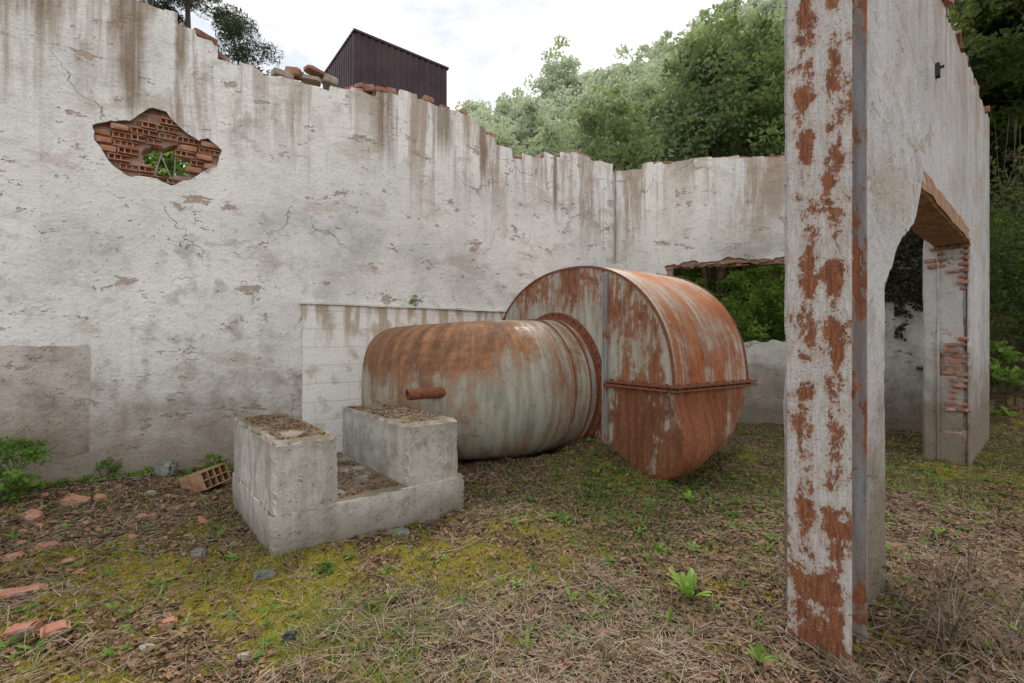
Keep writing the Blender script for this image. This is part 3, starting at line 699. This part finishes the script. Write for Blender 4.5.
# hanging vines at right
P=[]
for q in range(46):
    x=R.uniform(9.0,11.2); y=8.9+R.uniform(-.4,.9); zt=R.uniform(3.2,5.8); zb=R.uniform(1.0,2.6)
    n=130; t=R.uniform(0,1,n); w_=.16+.12*t
    P.append(leafq(np.stack([x+R.normal(size=n)*w_+.25*np.sin(t*4+q),y+R.normal(size=n)*w_,zb+(zt-zb)*t],1),.09,.33))
V,Fc=merge(P); 
vi=empty('hanging_vines',(9.9,9.2,hz(9.9,9.2)),0,'curtain of green vines hanging beyond the far end of the stained wall','vine')
V2=V-np.array([9.9,9.2,hz(9.9,9.2)]); npobj('foliage',V2,Fc,M['leafd'],vi)
T=[]
for q in range(16):
    x,y=R.uniform(-1,1),R.uniform(-.3,.3); T.append(tube([(x+R.normal()*.25,y+R.normal()*.1,z) for z in (5.4,4.4,3.4,2.2,1.0,.0)],.006,.012,4))
V,Fc=merge(T); npobj('stems',V,Fc,M['bark'],vi)
# ivy inside doorway on end wall
t0=hit(AB,dB,882); t1=hit(AB,dB,927)
n=9000; tt=R.uniform(t0-.5,t1+.1,n); zz=R.uniform(1.1,3.9,n)
keep=(fbm(tt*3.2,zz*2.0,71)+.22*(zz-1.5)/2.0-.25*np.abs(tt-(t0+t1)/2)>.50)
tt,zz=tt[keep],zz[keep]; dd=-R.uniform(.01,.16,len(tt))
V,Fc=leafq(np.stack([tt,dd,zz],1),.06,.36)
iv=npobj('ivy',V,Fc,M['ivy']); iv.location=(AB[0],AB[1],0); iv.rotation_euler=(0,0,rzB); tag(iv,'dark half dry ivy hanging on the end wall seen through the doorway','ivy')
# shrubs
def bush(name,label,x,y,z,rx,rz_,nc,nl,size,mat,cat='bush',group=None,asp=.33):
    e=empty(name,(x,y,z),0,label,cat,group)
    C=clumps((0,0,rz_*.8),rx,rz_,nc,nl,rx*.32,low=.8); C=C[C[:,2]>.0]; V,Fc=leafq(C,size,asp); npobj('foliage',V,Fc,mat,e)
    T=[tube([(0,0,-.05),(R.normal()*rx*.3,R.normal()*rx*.3,rz_*.7),(R.normal()*rx*.6,R.normal()*rx*.6,rz_*1.4)],.006,.003,4) for q in range(5)]
    V,Fc=merge(T); npobj('stems',V,Fc,M['bark'],e); return e
bush('shrub','bright green shrub poking up behind the wall top near the corner',-.25,10.6,4.2,.55,.75,26,60,.10,M['leafy'])
bush('shrub','leafy green bush at the left edge against the foot of the wall',-4.95,4.55,hz(-4.95,4.55),.34,.36,34,60,.045,M['leafg'])
bush('shrub','young sapling with green leaves standing above the end wall',2.9,12.0,3.8,.45,.9,18,60,.12,M['leafg'])
tl=hit(AL,dL,414); bush('weed','weed growing on the ledge above the duct on the long wall',AL[0]+tl*dL[0]+.559*.05,AL[1]+tl*dL[1]-.829*.05,pb[0][1]+.03,.12,.10,9,14,.03,M['leafg'],'weed')
for px,py,sz,lb in ((20,490,.15,'low weed growing left of the wall foot bush'),(110,482,.14,'small weed sprouting at the foot of the wall left of the bricks'),(62,484,.14,'ground creeper on the wall foot between bush and bricks'),(216,474,.13,'weed growing on the wall foot behind the hollow brick'),(330,566,.05,'very small weed clump below the front of the foundation')):
    x,y=gp(px,py); y-=.05; bush('weed',lb,x,y,hz(x,y),sz,sz,12,22,.035,M['leafg'],'weed')
# ---------------------------------------------------------------- ground cover
def scatter(n,y0=1.9,y1=11,xk=1.3):
    y=y0*(y1/y0)**R.uniform(0,1,n); x=R.uniform(-1,1,n)*(xk*y+.6); return x,y
def outside(x,y):   # keep in front of the left wall
    return ((x-AL[0])*(-dL[1])+(y-AL[1])*dL[0])<-.02
def blades(x,y,hgt,wid,lean,mat,name,lab,cat,segs=2):
    n=len(x); z=H(x,y); b=np.stack([x,y,z-.004],1); an=R.uniform(0,6.283,n); d=np.stack([np.cos(an),np.sin(an),np.zeros(n)],1)
    p=np.stack([-np.sin(an),np.cos(an),np.zeros(n)],1)*wid[:,None]
    le=(lean*hgt)[:,None]*d; up=np.zeros((n,3)); up[:,2]=hgt
    V=np.stack([b-p,b+p,b+p*.7+le*.35+up*.6,b-p*.7+le*.35+up*.6, b+le+up],1).reshape(-1,3)
    o=np.arange(n)*5
    tri=np.concatenate([np.stack([o,o+1,o+2],1),np.stack([o,o+2,o+3],1),np.stack([o+3,o+2,o+4],1)])
    ob=npobj(name,V,tri,mat); tag(ob,lab,cat,kind='stuff'); return ob
x,y=scatter(220000); k=(R.uniform(0,1,len(x))<moss(x,y)*.9)&outside(x,y); x,y=x[k],y[k]
blades(x,y,R.uniform(.006,.02,len(x))*(1+y*.08),R.uniform(.0015,.003,len(x))*(1+y*.15),R.uniform(0,1.2,len(x)),M['moss'],'moss','yellow green moss carpeting the floor of the ruin','moss')
x,y=scatter(110000); k=(R.uniform(0,1,len(x))<grs(x,y)*.55+.05)&outside(x,y); x,y=x[k],y[k]
blades(x,y,R.uniform(.025,.095,len(x)),R.uniform(.0012,.003,len(x))*(1+y*.1),R.uniform(.2,1.5,len(x)),M['grass'],'grass','thin short grass scattered over the earth floor','grass')
def lying(n,ln,wd,mat,name,lab,cat,dens,lift=.012,tilt=.25,asp=None):
    x,y=scatter(n); k=(R.uniform(0,1,n)<dens(x,y))&outside(x,y); x,y=x[k],y[k]; n=len(x); z=H(x,y)+R.uniform(.002,lift,n)
    an=R.uniform(0,6.283,n); l=R.uniform(*ln,n)[:,None]; w_=R.uniform(*wd,n)[:,None]*(1+y[:,None]*.1)
    d=np.stack([np.cos(an),np.sin(an),R.uniform(-tilt,tilt,n)],1)*l; p=np.stack([-np.sin(an),np.cos(an),R.uniform(-tilt,tilt,n)*2],1)*w_
    c=np.stack([x,y,z],1)
    if asp: V=np.stack([c-d,c+p,c+d,c-p],1)
    else: V=np.stack([c-d-p,c-d+p,c+d+p,c+d-p],1)
    tag(npobj(name,V.reshape(-1,3),np.arange(4*n).reshape(n,4),mat),lab,cat,kind='stuff')
dry=lambda x,y: np.clip(.14+1.1*sm(fbm(x*1.6,y*1.6,81),.44,.72)+.9*gs(x,y,.15,2.4,.8,.5)+.5*gs(x,y,3,2.9,1.2)+.4*gs(x,y,2.2,4.6,1.5,1.0)+.25*gs(x,y,-3.4,4,1.3,.8)-.6*moss(x,y),.05,1)
lying(56000,(.02,.08),(.0006,.0015),M['straw'],'dry_straw','pale dry grass stalks strewn over the ground','dry grass',dry,.03)
lying(110000,(.008,.026),(.005,.012),M['litter'],'fallen_leaves','brown dead leaf scraps scattered over the ground','leaf litter',lambda x,y: np.clip(.30+.8*fbm(x*1.1,y*1.1,91)+.5*gs(x,y,-3.8,4.2,1.5)+.4*gs(x,y,4,3.5,2)+.3*gs(x,y,1.6,4.6,1.4)-.55*moss(x,y),0.06,1),.018,.4,True)
# twigs
T=[]
for q in range(2400):
    x,y=scatter(1,1.9,8); x,y=float(x[0]),float(y[0])
    if q%3==0: x,y=.3+R.normal()*.8,2.5+R.normal()*.4
    if q%5==0: x,y=2.7+R.normal()*.8,2.7+R.normal()*.5
    if q%11==0: x,y=-2.9+R.normal()*.9,3.5+R.normal()*.7
    if not outside(x,y) or y<1.5: continue
    an=R.uniform(0,6.28); L=R.uniform(.08,.45); b=R.normal()*.4; r=R.uniform(.0012,.004); pts=[]
    for s in (0,.33,.66,1):
        px_=x+math.cos(an+b*s)*L*s; py_=y+math.sin(an+b*s)*L*s; pts.append((px_,py_,hz(px_,py_)+.008+abs(R.normal())*.018))
    T.append(tube(pts,r,r*.5,4))
V,Fc=merge(T); tag(npobj('twigs',V,Fc,M['twig']),'thin dry twigs lying across the foreground earth','twigs',kind='stuff')
# weeds
def weed_geo(n,L,wd,up=.6):
    Vs=[];Fs=[];o=0
    for q in range(n):
        an=6.283*q/n+R.uniform(-.4,.4); l=L*R.uniform(.6,1.1); e=up*R.uniform(.6,1.3)
        for s,wk in ((0,.25),(.3,.8),(.6,1),(.85,.6),(1.0,.05)):
            r=l*s*math.cos(e)*1; z=l*(s*math.sin(e)-.35*s*s); w_=wd*wk
            cx_,cy_=math.cos(an)*r,math.sin(an)*r; Vs+= [(cx_-math.sin(an)*w_,cy_+math.cos(an)*w_,z+.15*w_),(cx_+math.sin(an)*w_,cy_-math.cos(an)*w_,z+.15*w_)]
        for k_ in range(4): Fs.append((o+2*k_,o+2*k_+1,o+2*k_+3,o+2*k_+2))
        o+=10
    return np.array(Vs),np.array(Fs)
def weed(px,py,n,L,wd,label,mat='leafy',up=.8):
    x,y=gp(px,py); z=hz(x,y); V,Fc=weed_geo(n,L,wd,up)
    o=npobj('weed',V,Fc,M[mat],smooth=True); o.location=(x,y,z-.005); tag(o,label,'weed')
weed(690,600,13,.27,.024,'bright green leafy weed with long leaves left of the column',up=1.3)
weed(606,452,10,.2,.02,'small bright weed growing at the foot of the drum',up=1.1)
weed(232,560,8,.09,.016,'tiny green weed beside the corner of the foundation')
weed(515,585,8,.08,.012,'tiny rosette weed in the middle of the floor')
weed(690,500,10,.16,.02,'green weed in the grass below the front of the drum',up=1.0)
weed(632,466,9,.2,.02,'upright green weed against the lower drum beside the stiffener',up=1.2)
weed(440,560,7,.08,.012,'tiny weed on the moss right of the foundation')
P=[]
for q in range(1700):
    x,y=scatter(1,2.3,9.5); x,y=float(x[0]),float(y[0])
    if q%3==0: x,y=1.4+R.normal()*.9,5.1+R.normal()*.7
    if q%5==0: x,y=5.8+R.normal()*1.7,5.5+R.normal()*1.4
    if q%7==0: x=R.uniform(-5,-2.6); y=AL[1]+(x-AL[0])*dL[1]/dL[0]-.15-abs(R.normal())*.15
    if not outside(x,y): continue
    V,Fc=weed_geo(R.integers(4,8),R.uniform(.03,.14),R.uniform(.006,.015),R.uniform(.3,1.2)); V=V+np.array([x,y,hz(x,y)]); P.append((V,Fc))
V,Fc=merge(P); tag(npobj('ground_weeds',V,Fc,M['leafg'],smooth=True),'many tiny green weeds dotted over the earth floor','weeds',kind='stuff')
# brambles beside the column
T=[];Lf=[]
for q in range(190):
    x=2.6+R.normal()*.5; y=2.75+R.normal()*.4
    if x<2.17 : x=2.3
    if y>x*.86+.78: y=x*.86+.5
    an=R.uniform(0,6.28); L=R.uniform(.2,.6); hh=R.uniform(.06,.36); z0=hz(x,y)
    pts=[(x+math.cos(an)*L*s*.6,y+math.sin(an)*L*s*.6,z0+hh*math.sin(s*2.4)+.01) for s in np.linspace(0,1,6)]
    T.append(tube(pts,.0028,.0012,4))
    if q%2==0: Lf.append(leafq(np.array(pts[2:])+R.normal(size=(4,3))*.02,.035,.3))
br=empty('bramble',(2.5,2.75,0),0,'dry tangled brambles at the foot of the wall right of the column','bramble')
V,Fc=merge(T); npobj('stems',V-np.array([2.5,2.75,0]),Fc,M['twig'],br); V,Fc=merge(Lf); npobj('leaves',V-np.array([2.5,2.75,0]),Fc,M['litter'],br)
# litter on foundation tops
for a0,a1,b0,b1,zt,lb in ((.05,.42,.1,1.45,.85,'brown leaf litter on top of the left pedestal'),(1.1,1.56,.1,1.45,.86,'brown leaf litter on top of the right pedestal'),(.5,1.03,.05,1.4,.328,'brown debris on the slab between the two pedestals')):
    n=1900; aa=R.uniform(a0,a1,n); bb=R.uniform(b0,b1,n); k=fbm(aa*6,bb*6,95)>.42; aa,bb=aa[k],bb[k]
    V,Fc=leafq(np.stack([aa,bb,zt+R.uniform(-.004,.012,len(aa))],1),.026,.33,flat=.85)
    o=npobj('leaf_litter',V,Fc,M['litter']); o.location=(-1.75,3.47,0); o.rotation_euler=(0,0,rzU); tag(o,lb,'leaf litter',kind='stuff')
# ---------------------------------------------------------------- bricks and stones
def block(name,px,py,dims,rz,mat,label,cat,tilt=(0,0),group=None,lift=0,chip=.02,cuts=5,amp=.014):
    x,y=gp(px,py); z=hz(x,y)+dims[2]*.30+lift; bm=bmesh.new()
    rough_box(bm,dims,cuts,amp,chip,None,px*.13+py*.07,11)
    o=bobj(name,bm,M[mat],None,False); o.location=(x,y,z); o.rotation_euler=(tilt[0],tilt[1],rz); tag(o,label,cat,group); return o
B='brick'
block('broken_brick',18,598,(.27,.11,.045),.7,'brk','large flat brick slab at the left edge above two smaller bricks',B,(.15,.1))
block('broken_brick',22,640,(.15,.10,.055),.2,'brk','left one of two orange bricks in the bottom left corner',B,(.1,-.1))
block('broken_brick',56,640,(.12,.09,.06),.9,'brk','right one of two orange bricks in the bottom left corner',B,(.3,.1))
block('broken_brick',76,508,(.20,.12,.08),.1,'brk','reddish brick lying flat below the cement patch',B,(.1,.1))
block('broken_brick',32,520,(.20,.11,.07),-.3,'brk','dark red brick left of the flat reddish brick',B,(.25,.1))
block('broken_brick',48,550,(.13,.08,.05),.5,'brk','small red brick in front of the rubble by the wall',B,(.1,.3))
block('broken_brick',168,632,(.08,.07,.06),.5,'brk','small rounded lump of orange brick on the mossy foreground',B,chip=.03)
block('broken_brick',150,522,(.09,.07,.04),.9,'brk','small brick chip between the wall rubble and the foundation',B)
block('broken_brick',175,512,(.11,.07,.04),.2,'brk','thin brick piece left of the foundation corner',B,(0,.2))
block('broken_brick',100,505,(.14,.08,.05),-.5,'brk','broken brick leaning near the wall foot',B,(.4,0))
block('broken_brick',12,560,(.12,.08,.05),.4,'brk','brick fragment at the extreme left edge of the ground',B)
rr=random.Random(3)
for q in range(60):
    px=rr.uniform(5,225); py=490+abs(rr.gauss(0,40))
    s=rr.uniform(.02,.065); x,y=gp(px,py)
    if not bool(outside(x,y-.05)): continue
    block('brick_chip',px,py,(s*1.5,s,s*.6),rr.uniform(0,3),'brk' if q%5 else 'stone','small brick and mortar chip scattered on the earth by the long wall','rubble',(rr.uniform(-.3,.3),rr.uniform(-.3,.3)),'rubble chips scattered by the long wall',chip=.012,cuts=2)
# hollow clay brick
x,y=gp(205,490); bm=bmesh.new(); Lx,Ly,Lz=.40,.28,.19
for z_ in (-Lz/2,-.006,Lz/2-.012): box(bm,-Lx/2,Lx/2,-Ly/2,Ly/2,z_,z_+.012)
for j in range(5):
    yy=-Ly/2+j*(Ly-.012)/4; box(bm,-Lx/2+.002,Lx/2-.002,yy+.001,yy+.011,-Lz/2+.0125,-.0065); box(bm,-Lx/2+.002,Lx/2-.002,yy+.001,yy+.011,.0065,Lz/2-.0125)
for j in range(7):
    yy=-Ly/2+.02+j*(Ly-.04)/6; box(bm,-Lx/2+.004,Lx/2-.004,yy-.006,yy+.006,Lz/2+.0003,Lz/2+.004)
hb=bobj('hollow_brick',bm,M['clay']); hb.location=(x,y,hz(x,y)+.10); hb.rotation_euler=(.15,-.30,-.45); tag(hb,'large orange hollow clay brick tipped against the foundation',B)
block('rubble_stone',165,480,(.2,.18,.16),.3,'stone','grey stone at the wall foot left of the hollow brick','stone',chip=.05)
block('rubble_stone',150,497,(.10,.08,.05),1.3,'pale','pale stone in front of the grey wall foot stone','stone',chip=.03)
block('rubble_stone',199,556,(.10,.07,.05),.3,'stone','blue grey stone left of the foundation','stone',chip=.03)
block('rubble_stone',265,580,(.13,.09,.05),.8,'stone','pointed grey stone in front of the foundation corner','stone',(.1,.2),chip=.03)
block('rubble_stone',290,644,(.07,.055,.04),.3,'dark','small nearly black stone on the foreground moss','stone',chip=.02)
block('rubble_stone',242,662,(.06,.04,.02),.3,'pale','pale chip of rubble near the bottom edge of the picture','stone',chip=.01)
block('rubble_stone',398,533,(.18,.10,.04),.4,'stone','flat grey slab leaning on the foundation front','stone',(.2,0),chip=.015)
block('rubble_stone',148,655,(.05,.04,.02),.8,'pale','tiny pale stone below the orange brick lump','stone',chip=.01)
block('wood_offcut',604,636,(.17,.05,.03),-.1,'wood','short flat piece of wood on the grass in the middle foreground','wood',chip=.006)
block('stick',470,545,(.5,.016,.012),.6,'twig','long thin stick lying right of the foundation','stick',chip=.002,cuts=3)
# loose bricks on top of the long wall
def ontop(px,py,dims,rz,ti,label,mat='brk'):
    t,z=hit(AL,dL,px,py); bm=bmesh.new(); rough_box(bm,dims,4,.006,.014,None,px*.3,8)
    o=bobj('loose_brick',bm,M[mat]); o.location=(AL[0]+t*dL[0]-dL[1]*.15,AL[1]+t*dL[1]+dL[0]*.15,z+dims[2]*.3); o.rotation_euler=(ti,ti*.5,rzL+rz); tag(o,label,B)
ontop(284,73,(.26,.2,.1),.2,.1,'leftmost loose brick lying on top of the long wall','pale')
ontop(296,71,(.14,.22,.13),.9,.2,'tilted brick second from left on top of the long wall')
ontop(313,77,(.26,.2,.08),-.2,.05,'flat brick under the small pile left of the dark tower','pale')
ontop(318,69,(.3,.2,.07),.3,.1,'topmost brick of the small pile on the long wall')
ontop(332,79,(.2,.2,.12),.1,.15,'brick at the right of the pile in front of the dark tower','pale')
ontop(365,86,(.2,.2,.09),.4,.1,'lone brick on the wall top just right of the dark tower corner')
ontop(205,33,(.26,.2,.09),.2,.4,'brick leaning on the sloping wall top below the pine')
